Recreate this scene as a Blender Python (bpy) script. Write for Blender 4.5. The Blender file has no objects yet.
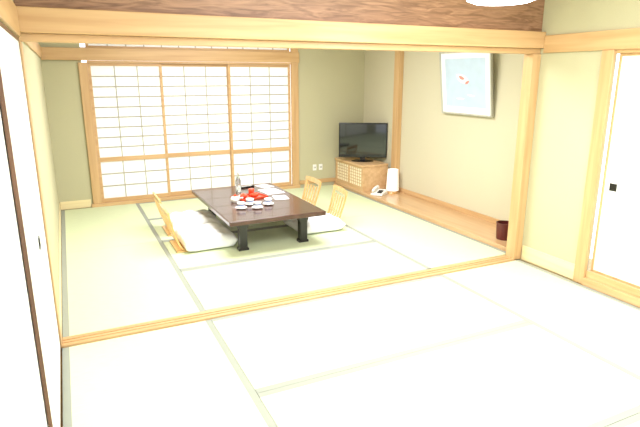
import bpy, bmesh, math, random
from mathutils import Vector, Matrix
random.seed(4)
S = bpy.context.scene
COL = S.collection

# ------------------------------------------------------------------ materials
def new_mat(name):
    m = bpy.data.materials.new(name); m.use_nodes = True
    return m, m.node_tree.nodes, m.node_tree.links, m.node_tree.nodes["Principled BSDF"]
def lin(c):
    return tuple(((v/255)/12.92 if v/255 <= 0.04045 else ((v/255+0.055)/1.055)**2.4) for v in c)+(1,)
def plain(name, c, rough=0.5, metal=0, noise=0.0, nscale=60, bump=0.0, coat=0, trans=0):
    m,n,l,b = new_mat(name)
    b.inputs["Roughness"].default_value = rough
    b.inputs["Metallic"].default_value = metal
    b.inputs["Coat Weight"].default_value = coat
    b.inputs["Transmission Weight"].default_value = trans
    tc = n.new("ShaderNodeTexCoord"); no = n.new("ShaderNodeTexNoise")
    no.inputs["Scale"].default_value = nscale; no.inputs["Detail"].default_value = 4
    l.new(tc.outputs["Object"], no.inputs["Vector"])
    r = n.new("ShaderNodeValToRGB"); a = lin(c)
    r.color_ramp.elements[0].color = tuple(v*(1-noise) for v in a[:3])+(1,)
    r.color_ramp.elements[1].color = tuple(min(1,v*(1+noise)) for v in a[:3])+(1,)
    r.color_ramp.elements[0].position=.3; r.color_ramp.elements[1].position=.7
    l.new(no.outputs["Fac"], r.inputs["Fac"]); l.new(r.outputs["Color"], b.inputs["Base Color"])
    if bump:
        bp = n.new("ShaderNodeBump"); bp.inputs["Strength"].default_value = bump; bp.inputs["Distance"].default_value=.004
        l.new(no.outputs["Fac"], bp.inputs["Height"]); l.new(bp.outputs["Normal"], b.inputs["Normal"])
    return m
def wood(name, c1, c2, axis='x', rough=0.4, scale=1.0, strong=False, coat=0.0):
    m,n,l,b = new_mat(name)
    b.inputs["Roughness"].default_value = rough; b.inputs["Coat Weight"].default_value = coat
    tc = n.new("ShaderNodeTexCoord"); mp = n.new("ShaderNodeMapping")
    s = {'x':(1.2,22,22),'y':(22,1.2,22),'z':(22,22,1.2)}[axis]
    if strong=='mottled': s=(4,22,34)
    mp.inputs["Scale"].default_value = tuple(v*scale for v in s)
    l.new(tc.outputs["Object"], mp.inputs["Vector"])
    no = n.new("ShaderNodeTexNoise"); no.inputs["Scale"].default_value = 1.0
    no.inputs["Detail"].default_value = 6; no.inputs["Distortion"].default_value = (1.6 if strong=='mottled' else .9) if strong else .3
    l.new(mp.outputs["Vector"], no.inputs["Vector"])
    r = n.new("ShaderNodeValToRGB")
    r.color_ramp.elements[0].color = lin(c1); r.color_ramp.elements[1].color = lin(c2)
    r.color_ramp.elements[0].position=.32; r.color_ramp.elements[1].position=.68
    l.new(no.outputs["Fac"], r.inputs["Fac"]); l.new(r.outputs["Color"], b.inputs["Base Color"])
    return m
W1=((189,150,104),(208,172,126))
wood_x = wood("honey wood along x",*W1,'x')
wood_y = wood("honey wood along y",*W1,'y')
wood_z = wood("honey wood upright",*W1,'z')
pale_x = wood("pale sill wood x",(205,160,104),(228,188,134),'x')
cream_x = wood("cream baseboard x",(224,206,160),(236,220,178),'x')
cream_y = wood("cream baseboard y",(224,206,160),(236,220,178),'y')
brown_board = wood("figured brown board",(120,86,62),(168,128,98),'x',.45,1.0,'mottled')
board_y = wood("alcove floor board",(186,148,106),(208,172,130),'y',.3,.6,True,.2)
muntin = wood("shoji lattice wood",(160,153,136),(178,171,153),'z',.6)
chair_wood = wood("bentwood chair wood",(206,156,92),(226,182,120),'z',.3,1.5,False,.3)
cab_wood = wood("cabinet wood",(198,160,116),(218,184,140),'y',.4)
dark_frame = wood("brown lacquered edging",(84,56,40),(112,78,56),'z',.35)
wall_m = plain("olive sand plaster",(187,182,150),.9,noise=.05,nscale=140,bump=.15)
wall_alc = plain("beige sand plaster",(200,193,168),.9,noise=.05,nscale=140,bump=.15)
ceil_m = wood("ceiling boards",(206,188,160),(224,206,180),'x',.6)
fusuma = plain("white fusuma paper",(244,243,238),.8,noise=.015,nscale=30)
white = plain("white cotton",(246,246,248),.85,noise=.02,nscale=90,bump=.3)
ceramic = plain("white ceramic",(244,242,242),.2,coat=.4)
plastic_w = plain("white plastic",(236,234,230),.4)
blue_band = plain("blue glaze",(90,116,176),.2)
red_l = plain("red lacquer",(206,66,34),.3,noise=.1,coat=.4)
black = plain("black lacquer",(24,20,19),.3,coat=.2)
tv_black = plain("black tv plastic",(14,14,16),.22)
screen_m = plain("dark tv screen",(8,10,14),.08,coat=.5)
steel = plain("dark metal",(60,58,56),.35,.8)
heri = plain("grey tatami edging",(150,154,143),.85,noise=.04,nscale=300)
paperm = plain("printed paper",(236,234,238),.7)
maroon = plain("maroon lacquer bin",(92,34,32),.35,noise=.1)
silver = wood("grey wood picture frame",(166,164,152),(190,188,176),'z',.4)
pic_blue = plain("pale blue print",(186,204,222),.5,noise=.05,nscale=8)
pic_red = plain("coral print",(214,136,128),.5,noise=.1,nscale=20)
pic_white = plain("white print",(236,238,236),.5)
table_m = wood("dark table top",(70,48,41),(86,59,50),'y',.2,.6,False,.3)
def tatami(name, axis):
    m,n,l,b = new_mat(name); b.inputs["Roughness"].default_value=.65
    tc=n.new("ShaderNodeTexCoord"); mp=n.new("ShaderNodeMapping")
    mp.inputs["Scale"].default_value=(160,14,1) if axis=='x' else (14,160,1)
    l.new(tc.outputs["Object"],mp.inputs["Vector"])
    no=n.new("ShaderNodeTexNoise"); no.inputs["Scale"].default_value=1; no.inputs["Detail"].default_value=3
    l.new(mp.outputs["Vector"],no.inputs["Vector"])
    r=n.new("ShaderNodeValToRGB"); r.color_ramp.elements[0].color=lin((202,211,174)); r.color_ramp.elements[1].color=lin((210,219,183))
    r.color_ramp.elements[0].position=.3; r.color_ramp.elements[1].position=.7
    l.new(no.outputs["Fac"],r.inputs["Fac"]); l.new(r.outputs["Color"],b.inputs["Base Color"])
    return m
tat_x = tatami("tatami weave x",'x'); tat_y = tatami("tatami weave y",'y')
m,n,l,b = new_mat("shoji paper")
b.inputs["Base Color"].default_value=lin((243,243,243)); b.inputs["Roughness"].default_value=.9
tr=n.new("ShaderNodeBsdfTranslucent"); tr.inputs["Color"].default_value=lin((250,250,250))
mx=n.new("ShaderNodeMixShader"); mx.inputs[0].default_value=.25
l.new(b.outputs[0],mx.inputs[1]); l.new(tr.outputs[0],mx.inputs[2]); l.new(mx.outputs[0],n["Material Output"].inputs[0])
shoji_paper=m
def emis(name,c,s):
    m,n,l,b=new_mat(name); b.inputs["Base Color"].default_value=lin(c)
    b.inputs["Emission Color"].default_value=lin(c); b.inputs["Emission Strength"].default_value=s
    return m
glow = emis("lamp diffuser",(255,250,255),8)
shade_glow = emis("lantern shade",(250,246,238),.35)
glass_m = plain("clear glass",(235,240,240),.05,trans=.9)

# ------------------------------------------------------------------ mesh helpers
def add_box(bm,x0,x1,y0,y1,z0,z1,bev=0.0):
    g=bmesh.ops.create_cube(bm,size=1)
    vs=g['verts']
    for v in vs:
        v.co=Vector(((x0+x1)/2+v.co.x*(x1-x0),(y0+y1)/2+v.co.y*(y1-y0),(z0+z1)/2+v.co.z*(z1-z0)))
    if bev>0:
        es=list({e for v in vs for e in v.link_edges})
        bmesh.ops.bevel(bm,geom=es,offset=bev,segments=2,affect='EDGES',profile=.5)
def lathe(bm,prof,n=28,cx=0,cy=0,cz=0):
    rings=[]
    for r,z in prof:
        if r<1e-5: rings.append([bm.verts.new((cx,cy,cz+z))])
        else: rings.append([bm.verts.new((cx+r*math.cos(2*math.pi*i/n),cy+r*math.sin(2*math.pi*i/n),cz+z)) for i in range(n)])
    for a,b in zip(rings,rings[1:]):
        for i in range(n):
            j=(i+1)%n
            if len(a)==1 and len(b)==1: continue
            if len(a)==1: bm.faces.new((a[0],b[j],b[i]))
            elif len(b)==1: bm.faces.new((a[i],a[j],b[0]))
            else: bm.faces.new((a[i],a[j],b[j],b[i]))
def sweep(bm,pts,side,w,t):
    side=Vector(side).normalized(); pts=[Vector(p) for p in pts]; rings=[]
    for i,p in enumerate(pts):
        tan=(pts[min(i+1,len(pts)-1)]-pts[max(i-1,0)]).normalized()
        nn=tan.cross(side).normalized()
        ww=w[i] if isinstance(w,(list,tuple)) else w
        rings.append([bm.verts.new(p+side*sx*ww/2+nn*sn*t/2) for sx,sn in((-1,-1),(1,-1),(1,1),(-1,1))])
    for a,b in zip(rings,rings[1:]):
        for i in range(4):
            j=(i+1)%4; bm.faces.new((a[i],a[j],b[j],b[i]))
    bm.faces.new(rings[0][::-1]); bm.faces.new(rings[-1])
def tube(bm,pts,r,n=10):
    pts=[Vector(p) for p in pts]; rings=[]
    for i,p in enumerate(pts):
        tan=(pts[min(i+1,len(pts)-1)]-pts[max(i-1,0)]).normalized()
        s=tan.cross(Vector((0,0,1)) if abs(tan.z)<.9 else Vector((1,0,0))).normalized(); u=tan.cross(s)
        rings.append([bm.verts.new(p+(s*math.cos(2*math.pi*k/n)+u*math.sin(2*math.pi*k/n))*r) for k in range(n)])
    for a,b in zip(rings,rings[1:]):
        for i in range(n):
            j=(i+1)%n; bm.faces.new((a[i],a[j],b[j],b[i]))
    bm.faces.new(rings[0][::-1]); bm.faces.new(rings[-1])
def extr(bm,poly,axis,a0,a1):
    def P(u,v,a): return {'x':(a,u,v),'y':(u,a,v),'z':(u,v,a)}[axis]
    A=[bm.verts.new(P(u,v,a0)) for u,v in poly]; B=[bm.verts.new(P(u,v,a1)) for u,v in poly]
    bm.faces.new(A); bm.faces.new(B[::-1])
    for i in range(len(poly)):
        j=(i+1)%len(poly); bm.faces.new((A[i],B[i],B[j],A[j]))
def mk(name,bm,mat,parent=None,loc=(0,0,0),rot=(0,0,0),smooth=False):
    bmesh.ops.recalc_face_normals(bm,faces=bm.faces)
    me=bpy.data.meshes.new(name); bm.to_mesh(me); bm.free()
    me.materials.append(mat)
    if smooth:
        me.shade_smooth()
        me.set_sharp_from_angle(angle=math.radians(40))
    o=bpy.data.objects.new(name,me); COL.objects.link(o)
    o.location=loc; o.rotation_euler=rot
    if parent: o.parent=parent
    return o
def root(name,loc,label,cat,group=None,rz=0,kind=None):
    e=bpy.data.objects.new(name,None); e.empty_display_size=.1; COL.objects.link(e)
    e.location=loc; e.rotation_euler=(0,0,rz); tag(e,label,cat,group,kind); return e
def tag(o,label,cat,group=None,kind=None):
    if label: o["label"]=label
    if cat: o["category"]=cat
    if group: o["group"]=group
    if kind: o["kind"]=kind
def dup(r,loc,rz=None,label=None):
    def cp(o,par):
        c=o.copy(); COL.objects.link(c)
        if par is not None: c.parent=par
        for ch in kids[o]: cp(ch,c)
        return c
    kids={}
    def walk(o):
        kids[o]=list(o.children)
        for k in kids[o]: walk(k)
    walk(r); c=cp(r,None); c.location=loc
    if rz is not None: c.rotation_euler[2]=rz
    if label: c["label"]=label
    return c
def sbox(name,x0,x1,y0,y1,z0,z1,mat,label,cat,bev=.003):
    cx,cy=(x0+x1)/2,(y0+y1)/2
    bm=bmesh.new(); add_box(bm,x0-cx,x1-cx,y0-cy,y1-cy,0,z1-z0,bev)
    o=mk(name,bm,mat,loc=(cx,cy,z0)); tag(o,label,cat,kind="structure"); return o

# ------------------------------------------------------------------ dimensions
XL,XR,XA=-.176,3.60,4.13
XB=3.62   # alcove board edge
YB=7.11; T0,T1=3.30,3.42; YN=-.56
DY=2.72   # door frame position
CZ=2.50
sbox("floor",XL-.1,XA+.12,YN-.05,YB+.12,-.12,-.031,pale_x,"timber subfloor under the tatami mats","floor",0)
sbox("ceiling",XL-.1,XA+.12,YN-.05,YB+.12,CZ,CZ+.08,ceil_m,"board ceiling of the two joined rooms","ceiling",0)
bm=bmesh.new()
add_box(bm,-.1,0,T0,YB+.1,-.03,CZ); add_box(bm,-.1,0,YN-.05,T0,1.797,CZ); add_box(bm,-.1,-.034,YN-.05,T0,-.03,1.797)
o=mk("wall_left",bm,wall_m,loc=(XL,0,0)); tag(o,"olive plaster wall with a recess for sliding doors","wall",kind="structure")
def back_wall():
    bm=bmesh.new()
    add_box(bm,XL,.25,0,.12,0,CZ+.03); add_box(bm,3.0,XA,0,.12,0,CZ+.03)
    add_box(bm,.25,3.0,0,.12,2.33,CZ+.03)
    o=mk("wall_back",bm,wall_m,loc=(0,YB,-.03)); tag(o,"olive plaster wall around the shoji window","wall",kind="structure")
back_wall()
sbox("wall_alcove",XA,XA+.1,T1,YB+.12,-.03,CZ,wall_alc,"beige plaster alcove wall with a framed print","wall",0)
def right_wall():
    bm=bmesh.new()
    add_box(bm,0,.12,DY,T1+.04,0,CZ+.03); add_box(bm,0,.12,YN,DY,1.86,CZ+.03)
    add_box(bm,.12,XA-XR,T1,T1+.04,0,CZ+.03)
    o=mk("wall_right",bm,wall_m,loc=(XR,0,-.03)); tag(o,"olive plaster wall between post and sliding door","wall",kind="structure")
right_wall()
def trim(i,*a): sbox("trim_%d"%i,*a)
trim(1,XL,XL+.012,T0,T1,0,1.779,wood_z,"slim wooden post at the room divider","post")
trim(2,XR-.09,XR-.001,T0+.01,T1-.01,.0,1.779,wood_z,"square honey wooden post at the room divider","post")
trim(3,.21,.31,YB-.03,YB+.02,.04,1.76,wood_z,"wooden window jamb","jamb")
trim(4,2.93,3.04,YB-.03,YB-.001,.04,2.3,wood_z,"wooden window jamb","jamb")
trim(5,XA-.07,XA-.001,6.08,6.20,.041,CZ,wood_z,"honey wooden alcove post","post")
BT=1.95
def divider():
    bm=bmesh.new(); add_box(bm,XL+.001,XR-.002,T0+.02,T1-.02,0,.041,.002)
    o=mk("trim_6",bm,wood_x,loc=(0,0,1.78)); tag(o,"grooved wooden head rail of the room divider","lintel",kind="structure")
    bm=bmesh.new(); add_box(bm,XL+.001,XR-.002,T0-.02,T1+.02,0,BT-1.822,.004)
    o=mk("trim_7",bm,wood_x,loc=(0,0,1.822)); tag(o,"broad honey wooden lintel beam across the rooms","lintel beam",kind="structure")
    bm=bmesh.new(); add_box(bm,XL+.001,XR-.002,T0+.03,T1-.03,0,CZ-BT-.002,0)
    o=mk("trim_8",bm,brown_board,loc=(0,0,BT+.001)); tag(o,"mottled brown board panel above the lintel","transom panel",kind="structure")
divider()
bm=bmesh.new()
for a,b,h in ((0,.03,.012),(.03,.045,.006),(.045,.065,.012),(.065,.08,.006),(.08,.118,.012)):
    add_box(bm,XL+.013,XR-.091,a,b,-.03,h)
o=mk("trim_9",bm,wood_x,loc=(0,T0+.001,0)); tag(o,"grooved wooden threshold between tatami rooms","threshold",kind="structure")
trim(10,XL,XL+.015,YN,T0-.022,1.80,1.945,wood_y,"wooden rail along the plaster wall","lintel")
trim(11,XL,XL+.015,T1+.022,YB-.046,1.80,1.93,wood_y,"wooden rail along the plaster wall","lintel")
trim(12,XL+.001,3.05,YB-.045,YB-.031,1.785,1.925,wood_x,"honey wooden lintel above the shoji window","lintel")
sbox("trim_13",.31,2.929,YB-.03,YB+.09,1.76,1.784,wood_x,"window head rail","head rail")
sbox("trim_14",.19,3.05,YB-.04,YB+.09,-.03,.04,wood_x,"wooden window sill at floor level","sill")
trim(15,.25,2.929,YB-.02,YB+.09,1.90,1.935,wood_x,"lower rail of the transom","rail")
trim(16,XR-.02,XR-.001,YN,T0-.022,1.785,1.92,wood_y,"honey wooden lintel above the sliding door","lintel")
sbox("baseboard_back",XL+.012,.188,YB-.012,YB-.0005,0,.10,cream_x,"cream wooden baseboard","baseboard",.002)
sbox("baseboard_corner",3.052,XA-.016,YB-.012,YB-.0005,0.041,.10,wood_x,"wooden baseboard","baseboard",.002)
sbox("baseboard_left",XL,XL+.010,T1+.002,YB-.002,0,.09,cream_y,"cream wooden baseboard","baseboard",.002)
sbox("baseboard_right",XR-.012,XR-.0005,DY+.015,T0-.002,0,.13,cream_y,"cream wooden baseboard beside the sliding door","baseboard",.002)
sbox("baseboard_alcove",XA-.015,XA-.0005,T1+.045,6.078,.041,.10,wood_y,"wooden baseboard along the alcove","baseboard",.002)
bm=bmesh.new(); add_box(bm,XB+.002,XA-.001,T1+.042,YB-.014,-.03,.04,.004)
bmv=mk("trim_17",bm,board_y); tag(bmv,"polished wooden alcove floor board","alcove floor",kind="structure")
trim(18,XR-.03,XR-.0005,DY-.08,DY+.012,0,1.784,wood_z,"wooden door frame post","door frame")
bm=bmesh.new()
add_box(bm,-.03,.03,YN,DY-.082,0,.06,.003); add_box(bm,.0,.03,YN,DY-.082,.06,.115,.003); add_box(bm,.03,.10,YN,DY-.082,0,.105,.003)
o=mk("trim_19",bm,wood_y,loc=(XR-.01,0,0)); tag(o,"stepped wooden sill under the sliding door","sill",kind="structure")
trim(20,XR+.0,XR+.1,YN,DY,1.76,1.858,wood_y,"grooved door head rail","head rail")
def fusuma_door(name,x,y0,y1,z0,z1,side,hy,hz,edge,label,th=.012,ph_=.008):
    r=root(name,(x,(y0+y1)/2,z0),label,"sliding door",kind="structure"); w=(y1-y0)/2; h=z1-z0
    bm=bmesh.new(); add_box(bm,-ph_,ph_,-w+.02,w-.02,.02,h-.02)
    mk("panel",bm,fusuma,r)
    bm=bmesh.new()
    add_box(bm,-th,th,-w,-w+.02,0,h,.002); add_box(bm,-th,th,w-.02,w,0,h,.002)
    add_box(bm,-th,th,-w+.02,w-.02,0,.02,.002); add_box(bm,-th,th,-w+.02,w-.02,h-.02,h,.002)
    mk("frame",bm,edge,r)
    bm=bmesh.new(); yy=hy-(y0+y1)/2; zz=hz-z0
    s=.028
    def hb(a,*q): add_box(bm,min(side*ph_,side*(a+ph_)),max(side*ph_,side*(a+ph_)),*q)
    hb(.005,yy-s,yy+s,zz-s,zz-s*.7); hb(.005,yy-s,yy+s,zz+s*.7,zz+s)
    hb(.005,yy-s,yy-s*.7,zz-s,zz+s); hb(.005,yy+s*.7,yy+s,zz-s,zz+s); hb(.002,yy-s,yy+s,zz-s,zz+s)
    h=mk("handle",bm,black,r); h["label"]="square black recessed door pull"
    return r
fusuma_door("door_1",XR+.04,1.70,DY-.09,.107,1.76,-1,DY-.18,.80,wood_z,"white paper sliding door with square black pull")
fusuma_door("door_2",XR+.07,.80,1.73,.107,1.76,-1,1.0,.80,wood_z,"white paper sliding door with square black pull")
fusuma_door("door_3",XL-.020,1.02,2.12,.01,1.795,1,1.12,.85,dark_frame,"white paper sliding door with dark lacquered edge",.008,.006)
fusuma_door("door_4",XL-.003,2.05,3.29,.01,1.795,1,2.72,.84,dark_frame,"white paper sliding door with dark lacquered edge and pull",.007,.005)
fusuma_door("door_5",XL-.020,-.09,1.015,.01,1.795,1,.1,.85,dark_frame,"white paper sliding door with dark lacquered edge",.008,.006)
def shoji(name,x0,x1,y,z0,z1,mid,label,upper_rows=9,lower_rows=3,cols=3):
    r=root(name,((x0+x1)/2,y,z0),label,"shoji window",kind="structure"); w=(x1-x0)/2; h=z1-z0
    f=.032
    bm=bmesh.new()
    add_box(bm,-w,-w+f,-.015,.015,0,h,.002); add_box(bm,w-f,w,-.015,.015,0,h,.002)
    add_box(bm,-w+f,w-f,-.014,.014,h-.035,h,.002); add_box(bm,-w+f,w-f,-.014,.014,0,.05 if mid else .02,.002)
    if mid: add_box(bm,-w+f,w-f,-.016,.014,mid-.03-z0,mid+.025-z0,.002)
    mk("frame",bm,wood_x,r)
    bm=bmesh.new(); t=.0065
    secs=[(.05,mid-.03-z0,lower_rows),(mid+.025-z0,h-.035,upper_rows)] if mid else [(.02,h-.035,upper_rows)]
    for a,b,nr in secs:
        for i in range(1,nr):
            z=a+(b-a)*i/nr; add_box(bm,-w+f,w-f,-.006,.0008,z-t,z+t)
        for i in range(1,cols):
            x=-w+f+(2*w-2*f)*i/cols; add_box(bm,x-t*.8,x+t*.8,-.0065,.0008,a,b)
    mk("lattice",bm,muntin,r)
    bm=bmesh.new(); add_box(bm,-w+f*.5,w-f*.5,.001,.003,.01,h-.01)
    mk("paper",bm,shoji_paper,r)
shoji("window_1",.312,1.175,YB+.015,.041,1.759,.59,"white paper shoji screen with pale lattice")
shoji("window_2",1.145,2.055,YB+.050,.041,1.759,.59,"white paper shoji screen with pale lattice")
shoji("window_3",2.030,2.928,YB+.015,.041,1.759,.59,"white paper shoji screen with pale lattice")
shoji("window_4",.312,2.928,YB+.03,1.936,2.33,None,"paper transom screen above the window lintel",5,0,12)

# ------------------------------------------------------------------ tatami
def mat_obj(x0,x1,y0,y1,along):
    g=.0012; hw=.040
    r=root("tatami_mat",((x0+x1)/2,(y0+y1)/2,-.03),"pale green woven rush mat with grey cloth edging","tatami mat","tatami mats on the floor")
    w=(x1-x0)/2-g; d=(y1-y0)/2-g
    bm=bmesh.new()
    if along=='y': add_box(bm,-w+hw,w-hw,-d,d,0,.030)
    else: add_box(bm,-w,w,-d+hw,d-hw,0,.030)
    mk("mat_surface",bm,tat_y if along=='y' else tat_x,r)
    for s in(-1,1):
        bm=bmesh.new()
        if along=='y': add_box(bm,min(s*w,s*(w-hw)),max(s*w,s*(w-hw)),-d,d,0,.0305)
        else: add_box(bm,-w,w,min(s*d,s*(d-hw)),max(s*d,s*(d-hw)),0,.0305)
        mk("cloth_edging",bm,heri,r)
X1,X2=.75,2.67
xl=XL+.001
for (ya,yb) in ((T1+.001,5.26),(5.26,YB-.042)):
    mat_obj(xl+.011,X1,ya,yb,'y'); mat_obj(X2,XB,ya+(.04 if ya<4 else 0),yb,'y')
ys=[T1+.001+(YB-.043-T1)*i/4 for i in range(5)]
for a,b in zip(ys,ys[1:]): mat_obj(X1,X2,a,b,'x')
for (ya,yb) in ((1.37,T0-.006),(YN,1.37)):
    mat_obj(xl+.008,X1,ya,yb,'y'); mat_obj(X2,XR-.045,ya,yb,'y')
ys=[YN+(T0-.001-YN)*i/4 for i in range(5)]
for a,b in zip(ys,ys[1:]): mat_obj(X1,X2,a,b,'x')

# ------------------------------------------------------------------ table
TX,TY=1.71,5.22; TH=.34
tb=root("low_table",(TX,TY,.0006),"low dark brown lacquered dining table with black legs","table")
bm=bmesh.new(); add_box(bm,-.485,.475,-.78,.78,TH-.045,TH,.008); mk("table_top",bm,table_m,tb)
bm=bmesh.new()
for s in(-1,1):
    add_box(bm,s*.36-.012,s*.36+.012,-.62,.62,TH-.09,TH-.046)
    add_box(bm,-.347,.347,s*.60-.012,s*.60+.012,TH-.09,TH-.046)
mk("apron",bm,black,tb)
for sx in(-1,1):
    for sy in(-1,1):
        bm=bmesh.new()
        poly=[(-.05,0),(.05,0),(.05,.022),(.036,.03),(.036,.21),(.052,.24),(.052,.294),(-.052,.294),(-.052,.24),(-.036,.21),(-.036,.03),(-.05,.022)]
        extr(bm,poly,'y',-.035,.035)
        mk("leg",bm,black,tb,loc=(sx*.31,sy*.58,0))
# ------------------------------------------------------------------ floor chairs
BX=[(-.13,.014),(-.160,.05),(-.185,.11),(-.208,.18),(-.228,.25),(-.246,.32),(-.256,.385)]
def build_chair(loc,rz,label):
    r=root("floor_chair",loc,label,"floor chair","legless floor chairs around the low table",rz)
    bm=bmesh.new(); add_box(bm,-.2,.2,-.2,.2,.0,.014,.005); mk("seat",bm,chair_wood,r)
    b=bpy.data.objects.new("backrest",None); COL.objects.link(b); b.parent=r; b.empty_display_size=.05
    def yat(k,y0,y1): return y0+(y1-y0)*k/6
    for s in(-1,1):
        bm=bmesh.new(); sweep(bm,[(x,s*yat(k,.17,.205),z) for k,(x,z) in enumerate(BX)],(0,1,0),[.04,.036,.032,.03,.03,.032,.034],.016)
        mk("stile",bm,chair_wood,b)
    for yy in(-.6,-.2,.2,.6):
        bm=bmesh.new(); sweep(bm,[(x,yy*yat(k,.165,.205),z) for k,(x,z) in enumerate(BX[:6])],(0,1,0),.024,.010)
        mk("slat",bm,chair_wood,b)
    bm=bmesh.new(); pts=[]
    for i in range(13):
        a=-1+2*i/12; pts.append((-.254-.010*(1-a*a),a*.222,.375+.006*(1-a*a)))
    sweep(bm,pts,(-.12,0,1),[.042+.010*(1-(-1+2*i/12)**2) for i in range(13)],.018); mk("top_rail",bm,chair_wood,b)
    bm=bmesh.new(); pts=[(-.196-.004*(1-a*a),a*.18,.135) for a in [-1+2*i/8 for i in range(9)]]
    sweep(bm,pts,(-.3,0,1),.026,.013); mk("lower_rail",bm,chair_wood,b)
    return r
Z0=.0006
c1=build_chair((1.01,5.00,Z0),0,"bentwood legless chair with slatted back, under a white cushion")
c2=dup(c1,(1.03,5.58,Z0))
c3=dup(c1,(2.43,5.14,Z0),math.pi-.16); c4=dup(c1,(2.39,5.74,Z0),math.pi-.03)
def cushion(loc,rz,sx,sy,h,seed,label):
    rnd=random.Random(seed); bm=bmesh.new(); N=26
    ph=[rnd.uniform(0,6) for _ in range(4)]
    top={};bot={}
    for i in range(N+1):
        for j in range(N+1):
            u=-1+2*i/N; v=-1+2*j/N
            su=math.sin(u*math.pi/2); sv=math.sin(v*math.pi/2)
            f=max(0,(1-su**6)*(1-sv**6))**.5
            pinch=1-.04*(1-abs(sv))*abs(su)**3; pin2=1-.04*(1-abs(su))*abs(sv)**3
            x=su*sx/2*pinch; y=sv*sy/2*pin2
            wr=.009*math.sin(9*su+ph[0]+3*sv)+.008*math.sin(11*sv+ph[1]-2*su)
            dim=.22*math.exp(-(su*su+sv*sv)*14)
            zt=h*.5+f*(h*.5*(1-dim)+wr)
            zb=h*.5-min(h*.5,f*h*.9)
            top[i,j]=bm.verts.new((x,y,zt+.001))
            edge=i in(0,N) or j in(0,N)
            bot[i,j]=top[i,j] if edge else bm.verts.new((x,y,max(0,zb)))
    for i in range(N):
        for j in range(N):
            bm.faces.new((top[i,j],top[i+1,j],top[i+1,j+1],top[i,j+1]))
            q=[bot[i,j],bot[i,j+1],bot[i+1,j+1],bot[i+1,j]]
            try: bm.faces.new(q)
            except ValueError: pass
    o=mk("floor_cushion",bm,white,loc=loc,rot=(0,0,rz),smooth=False)
    o.data.shade_smooth()
    tag(o,label,"cushion","white cushions on the floor chairs"); return o
L="plump white square cushion on a legless floor chair"
cz=Z0+.0146
cushion((1.125,4.99,cz),.02,.50,.54,.13,1,L)
cushion((1.14,5.60,cz),-.03,.50,.52,.13,2,L)
cushion((2.325,5.06,cz),.0,.52,.56,.11,3,L)
cushion((2.28,5.68,cz),-.02,.50,.52,.11,4,L)

# ------------------------------------------------------------------ tableware
ZT=TH+.0012
def cup(loc):
    r=root("teacup",loc,"small white teacup with blue band on a white saucer","teacup","teacups on the low table")
    K=1.1
    def P(p): return [(a*K,b*K) for a,b in p]
    bm=bmesh.new(); lathe(bm,P([(0,0),(.028,0),(.046,.008),(.052,.013),(.050,.015),(.03,.007),(0,.006)])); s=mk("saucer",bm,ceramic,r,smooth=True)
    bm=bmesh.new(); lathe(bm,P([(0,.0065),(.018,.0065),(.022,.012),(.034,.025),(.038,.058),(.035,.058),(.030,.03),(.018,.016),(0,.015)])); mk("bowl",bm,ceramic,r,smooth=True)
    bm=bmesh.new(); lathe(bm,P([(.0358,.034),(.0378,.043),(.0370,.043),(.0350,.034)])); mk("glaze_band",bm,blue_band,r,smooth=True)
    return r
k1=cup((1.47,4.88,ZT)); 
for p in((1.62,4.83),(1.77,4.93),(1.60,5.00)): dup(k1,(p[0],p[1],ZT))
def bowl(loc):
    r=root("lidded_bowl",loc,"small red lacquered lidded sweets bowl on the table","lidded bowl","red lacquered bowls on the low table")
    bm=bmesh.new(); lathe(bm,[(0,0),(.025,0),(.026,.006),(.042,.014),(.048,.03),(.045,.03),(.035,.018),(0,.012)]); mk("bowl",bm,red_l,r,smooth=True)
    bm=bmesh.new(); lathe(bm,[(.0485,.0305),(.044,.038),(.022,.045),(.012,.046),(.012,.052),(.0,.051)]); mk("lid",bm,red_l,r,smooth=True)
    return r
tr=root("serving_tray",(1.70,5.32,ZT),"rectangular red lacquered tray holding tea things","tray",rz=.25)
bm=bmesh.new(); add_box(bm,-.16,.16,-.11,.11,0,.006,.002)
mk("tray_base",bm,red_l,tr)
bm=bmesh.new()
for s in(-1,1):
    add_box(bm,s*.16-.004,s*.16+.004,-.114,.114,0,.018,.001); add_box(bm,-.156,.156,s*.11-.004,s*.11+.004,0,.018,.001)
mk("tray_rim",bm,red_l,tr)
k=bowl((1.62,5.29,ZT+.0065)); dup(k,(1.74,5.28,ZT+.0065)) 
tp=root("teapot",(1.50,5.18,ZT),"small white teapot with red lid standing on the table","teapot",rz=.6)
bm=bmesh.new(); lathe(bm,[(0,0),(.03,0),(.048,.02),(.05,.036),(.038,.056),(.024,.062),(0,.062)]); mk("body",bm,ceramic,tp,smooth=True)
bm=bmesh.new(); lathe(bm,[(.026,.0625),(.024,.067),(.009,.072),(.007,.078),(.010,.083),(0,.086)]); mk("lid",bm,red_l,tp,smooth=True)
bm=bmesh.new(); tube(bm,[(.04,0,.03),(.06,0,.038),(.072,0,.058)],.008); mk("spout",bm,ceramic,tp,smooth=True)
bm=bmesh.new(); tube(bm,[(0,-.04,.045),(0,-.07,.05),(0,-.10,.058)],.008); mk("handle",bm,ceramic,tp,smooth=True)
cn=root("tea_canister",(1.74,5.38,ZT+.0065),"cylindrical red tea canister on the tray","canister")
bm=bmesh.new(); lathe(bm,[(0,0),(.03,0),(.031,.002),(.031,.055),(0,.055)]); mk("body",bm,red_l,cn,smooth=True)
bm=bmesh.new(); lathe(bm,[(.032,.0555),(.032,.072),(.030,.075),(0,.075)]); mk("lid",bm,red_l,cn,smooth=True)
bt=root("glass_bottle",(1.68,5.66,ZT),"slim clear glass bottle on the table","bottle")
bm=bmesh.new(); lathe(bm,[(0,0),(.028,0),(.03,.004),(.03,.13),(.012,.17),(.012,.215),(0,.215)]); mk("body",bm,glass_m,bt,smooth=True)
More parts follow.
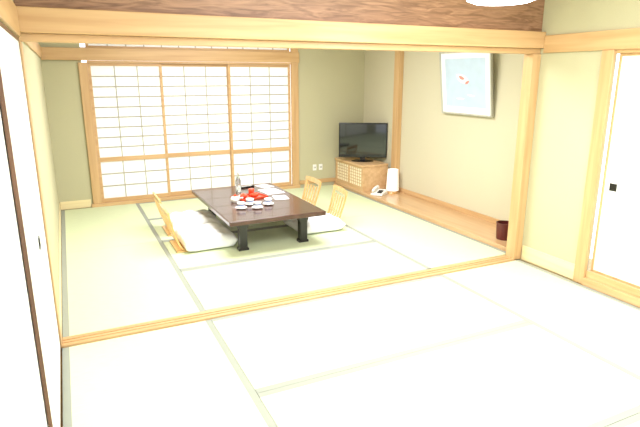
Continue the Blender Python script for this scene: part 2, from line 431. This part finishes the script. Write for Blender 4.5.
bm=bmesh.new(); lathe(bm,[(.0125,.2155),(.0135,.22),(.0135,.235),(0,.236)]); mk("cap",bm,plastic_w,bt,smooth=True)
rm=root("remote_control",(1.84,5.84,ZT),"black television remote control lying on the table","remote control",rz=.3)
bm=bmesh.new(); add_box(bm,-.09,.09,-.023,.023,0,.018,.005); mk("body",bm,tv_black,rm)
bm=bmesh.new()
for i in range(6):
    for j in range(3): add_box(bm,-.07+i*.024,-.058+i*.024,-.014+j*.011,-.007+j*.011,.018,.0195)
mk("buttons",bm,plastic_w,rm)
def sheet(name,loc,rz,w,d,label,grp=None):
    r=root(name,loc,label,"leaflet",grp,rz)
    bm=bmesh.new(); add_box(bm,-w/2,w/2,-d/2,d/2,0,.0015); mk("page",bm,paperm,r)
    bm=bmesh.new()
    for i in range(7): add_box(bm,-w*.4,w*(.4-.1*(i%3)),d*(.36-.11*i)-.003,d*(.36-.11*i)+.003,.0015,.0018)
    mk("print_lines",bm,heri,r)
sheet("leaflet",(2.02,5.52,ZT),.1,.21,.29,"white printed leaflet lying flat on the table","leaflets on the table")
sheet("leaflet",(2.00,5.18,ZT),-.15,.15,.20,"white printed leaflet lying flat on the table","leaflets on the table")
sheet("leaflet",(2.05,5.83,ZT),.3,.15,.20,"white printed leaflet lying flat on the table","leaflets on the table")

# ------------------------------------------------------------------ cabinet & tv
CX0,CX1,CY0,CY1,CH=3.64,4.05,6.26,7.08,.37
cab=root("tv_cabinet",((CX0+CX1)/2,(CY0+CY1)/2,.0406),"low honey wooden cabinet with pale lattice sliding doors","cabinet")
hw,hd=(CX1-CX0)/2,(CY1-CY0)/2
bm=bmesh.new()
add_box(bm,-hw-.015,hw,-hd-.01,hd+.005,CH-.028,CH,.004)
add_box(bm,-hw,hw,-hd,-hd+.02,0,CH-.0285); add_box(bm,-hw,hw,hd-.02,hd,0,CH-.0285)
add_box(bm,-hw,hw,-hd+.02,hd-.02,0,.04); add_box(bm,hw-.02,hw,-hd+.02,hd-.02,.04,CH-.0285)
mk("body",bm,cab_wood,cab)
backing=plain("pale cabinet backing",(244,232,204),.7)
lat_m=plain("cabinet lattice strips",(190,156,112),.6)
for i in range(2):
    y0=-hd+.022+i*(hd-.022); y1=y0+hd-.024
    d=bpy.data.objects.new("door",None); COL.objects.link(d); d.parent=cab; d.location=(-hw+.012,(y0+y1)/2,.042); d.empty_display_size=.05
    w=(y1-y0)/2; h=CH-.03-.045
    bm=bmesh.new()
    add_box(bm,-.01,.01,-w,-w+.02,0,h); add_box(bm,-.01,.01,w-.02,w,0,h); add_box(bm,-.01,.01,-w+.02,w-.02,0,.02); add_box(bm,-.01,.01,-w+.02,w-.02,h-.02,h)
    mk("door_frame",bm,cab_wood,d)
    bm=bmesh.new()
    for k in range(1,6): 
        yy=-w+.02+(2*w-.04)*k/6; add_box(bm,-.004,.0003,yy-.003,yy+.003,.02,h-.02)
    for k in range(1,6):
        zz=.02+(h-.04)*k/6; add_box(bm,-.0045,.0003,-w+.02,w-.02,zz-.0035,zz+.0035)
    mk("door_lattice",bm,lat_m,d)
    bm=bmesh.new(); add_box(bm,.0005,.006,-w+.02,w-.02,.02,h-.02); mk("door_panel",bm,backing,d)
tvz=.0406+CH+.0012
tv=root("television",(3.83,6.60,tvz),"black flat screen television standing on the cabinet","television",rz=math.radians(-31))
bm=bmesh.new(); lathe(bm,[(0,0),(.16,0),(.16,.008),(.12,.014),(.03,.018),(0,.018)],32)
for v in bm.verts: v.co.y*=.6
mk("stand",bm,tv_black,tv,smooth=True)
bm=bmesh.new(); add_box(bm,-.04,.04,-.012,.03,.016,.09,.004); mk("neck",bm,tv_black,tv)
bm=bmesh.new(); add_box(bm,-.345,.345,-.025,.025,.055,.55,.008); add_box(bm,-.2,.2,.024,.055,.11,.40,.01); mk("housing",bm,tv_black,tv)
bm=bmesh.new(); add_box(bm,-.325,.325,-.0265,-.0245,.10,.53,0); mk("screen",bm,screen_m,tv)
lp=root("table_lamp",(3.98,6.02,.0406),"small white lantern lamp on the alcove board","lamp")
bm=bmesh.new(); lathe(bm,[(0,0),(.07,0),(.072,.006),(.065,.02),(.012,.024),(.012,.06),(0,.06)]); mk("base",bm,chair_wood,lp,smooth=True)
bm=bmesh.new(); lathe(bm,[(.088,.04),(.072,.33),(.070,.33),(.086,.04)],32); mk("lamp_shade",bm,shade_glow,lp,smooth=True)
bm=bmesh.new(); lathe(bm,[(0,.061),(.02,.08),(.03,.12),(.018,.15),(0,.155)]); mk("bulb",bm,ceramic,lp,smooth=True)
ph=root("telephone",(3.76,6.01,.0406),"white push button telephone on the alcove board","telephone",rz=math.radians(-55))
bm=bmesh.new(); extr(bm,[(-.10,0),(.10,0),(.10,.06),(.06,.06),(-.10,.025)],'x',-.085,.085)
bmesh.ops.bevel(bm,geom=bm.edges[:],offset=.006,segments=2,affect='EDGES'); mk("body",bm,plastic_w,ph)
bm=bmesh.new(); tube(bm,[(-.055,-.09,.05),(-.055,-.075,.068),(-.055,0,.088),(-.055,.075,.094),(-.055,.09,.08)],.02,12); mk("handset",bm,plastic_w,ph,smooth=True)
bm=bmesh.new()
for i in range(3):
    for j in range(4):
        yy=-.07+j*.024; add_box(bm,.0+i*.022,.014+i*.022,yy,yy+.014,.032+.22*(yy+.1)-.004,.040+.22*(yy+.1))
mk("keypad",bm,steel,ph)
wb=root("waste_bin",(3.80,3.74,.0406),"small round maroon lacquered bin on the alcove board","waste bin")
bm=bmesh.new(); lathe(bm,[(0,0),(.065,0),(.07,.008),(.078,.16),(.074,.16),(.066,.012),(0,.012)],32); mk("body",bm,maroon,wb,smooth=True)
bm=bmesh.new(); lathe(bm,[(.0735,.158),(.0795,.158),(.081,.163),(.0795,.168),(.074,.168)],32)
mk("rim",bm,maroon,wb,smooth=True)

# ------------------------------------------------------------------ picture
pc=root("framed_picture",(XA-.002,4.76,1.18),"thin grey framed blue print with a white and coral motif","picture")
tl=math.radians(-7)
W2,H2=.42,.70
def pic(name,bm,mat): 
    o=mk(name,bm,mat,pc,loc=(-.012,0,0),rot=(0,tl,0)); return o
bm=bmesh.new(); t=.018
add_box(bm,-.03,.0,-W2,-W2+t,0,H2,.003); add_box(bm,-.03,.0,W2-t,W2,0,H2,.003); add_box(bm,-.03,.0,-W2+t,W2-t,0,t,.003); add_box(bm,-.03,.0,-W2+t,W2-t,H2-t,H2,.003)
pic("frame",bm,silver)
bm=bmesh.new(); add_box(bm,-.020,-.004,-W2+t,W2-t,t,H2-t); pic("mount",bm,pic_white)
bm=bmesh.new(); add_box(bm,-.022,-.020,-.33,.33,.09,.62); pic("print",bm,pic_blue)
def blob(bm,cy,cz,ry,rz_,x,rot=0,n=20):
    f=[]
    for i in range(n):
        a=2*math.pi*i/n; yy=ry*math.cos(a)*(1+.12*math.sin(3*a)); zz=rz_*math.sin(a)
        f.append(bm.verts.new((x,cy+yy*math.cos(rot)-zz*math.sin(rot),cz+yy*math.sin(rot)+zz*math.cos(rot))))
    bm.faces.new(f)
for cy,cz_,ry,rz_,ro in((.04,.40,.10,.045,.3),(-.1,.22,.06,.01,.1),(.08,.18,.07,.009,0)):
    bm=bmesh.new(); blob(bm,cy,cz_,ry,rz_,-.0225,ro); pic("white_motif",bm,pic_white)
for cy,cz_,ry,rz_,ro in((.05,.41,.045,.018,.3),(-.04,.36,.035,.014,-.4)):
    bm=bmesh.new(); blob(bm,cy,cz_,ry,rz_,-.0230,ro); pic("coral_motif",bm,pic_red)
bm=bmesh.new(); tube(bm,[(-.09,-.25,.66),(-.004,0,.86),(-.09,.25,.66)],.002,6)
mk("hanging_cord",bm,steel,pc)
def outlet(loc):
    r=root("wall_outlet",loc,"small white electrical socket plate on the plaster wall","outlet","sockets by the cabinet")
    bm=bmesh.new(); add_box(bm,-.03,.03,-.008,0,-.045,.045,.003); mk("plate",bm,plastic_w,r)
    bm=bmesh.new(); add_box(bm,-.012,-.006,-.010,-.008,-.012,.012); add_box(bm,.006,.012,-.010,-.008,-.012,.012); mk("slots",bm,steel,r)
    return r
q=outlet((3.30,YB-.0005,.28)); dup(q,(3.40,YB-.0005,.28))
PZ=1.988
pl=root("pendant_lamp",(2.20,2.33,PZ),"white round fluorescent pendant lamp hanging from the ceiling","pendant lamp")
bm=bmesh.new(); lathe(bm,[(0,.0),(.15,.0),(.17,.012),(.16,.03),(0,.03)],40); mk("diffuser",bm,glow,pl,smooth=True)
bm=bmesh.new(); lathe(bm,[(.185,.012),(.19,.02),(.14,.08),(.05,.11),(0,.11),(0,.105),(.05,.10),(.13,.075),(.178,.02)],40); mk("lamp_shade",bm,plastic_w,pl,smooth=True)
bm=bmesh.new(); lathe(bm,[(.004,.11),(.004,CZ-PZ-.03),(.05,CZ-PZ-.03),(.05,CZ-PZ-.001),(0,CZ-PZ-.001)],16); mk("cord",bm,plastic_w,pl)

# ------------------------------------------------------------------ lights
def area(name,loc,rot,sx,sy,p,c=(1,1,1)):
    d=bpy.data.lights.new(name,'AREA'); d.shape='RECTANGLE'; d.size=sx; d.size_y=sy; d.energy=p; d.color=c
    o=bpy.data.objects.new(name,d); COL.objects.link(o); o.location=loc; o.rotation_euler=rot; return o
area("near_room_light",(1.9,1.6,2.44),(0,0,0),1.8,1.8,108,(.965,.99,1))
area("pendant_light",(2.20,2.33,PZ-.012),(0,0,0),.28,.28,22,(.97,.99,1))
area("far_room_light",(1.75,4.8,2.44),(0,0,0),1.6,1.6,142,(.965,.985,1))
area("daylight_window",(1.65,YB+.9,1.3),(math.radians(-90),0,0),3,2,30,(1,1,1))
w=bpy.data.worlds.new("World"); S.world=w; w.use_nodes=True
bg=w.node_tree.nodes["Background"]; bg.inputs[0].default_value=(.94,.98,1,1); bg.inputs[1].default_value=2.3
S.view_settings.view_transform='Standard'

# ------------------------------------------------------------------ camera
cd=bpy.data.cameras.new("camera"); cd.sensor_width=36; cd.lens=528/640*36; cd.clip_start=.02
co=bpy.data.objects.new("camera",cd); COL.objects.link(co)
co.location=(0,0,1.6); co.rotation_euler=(math.radians(90-14.55),0,math.radians(-25.5))
S.camera=co
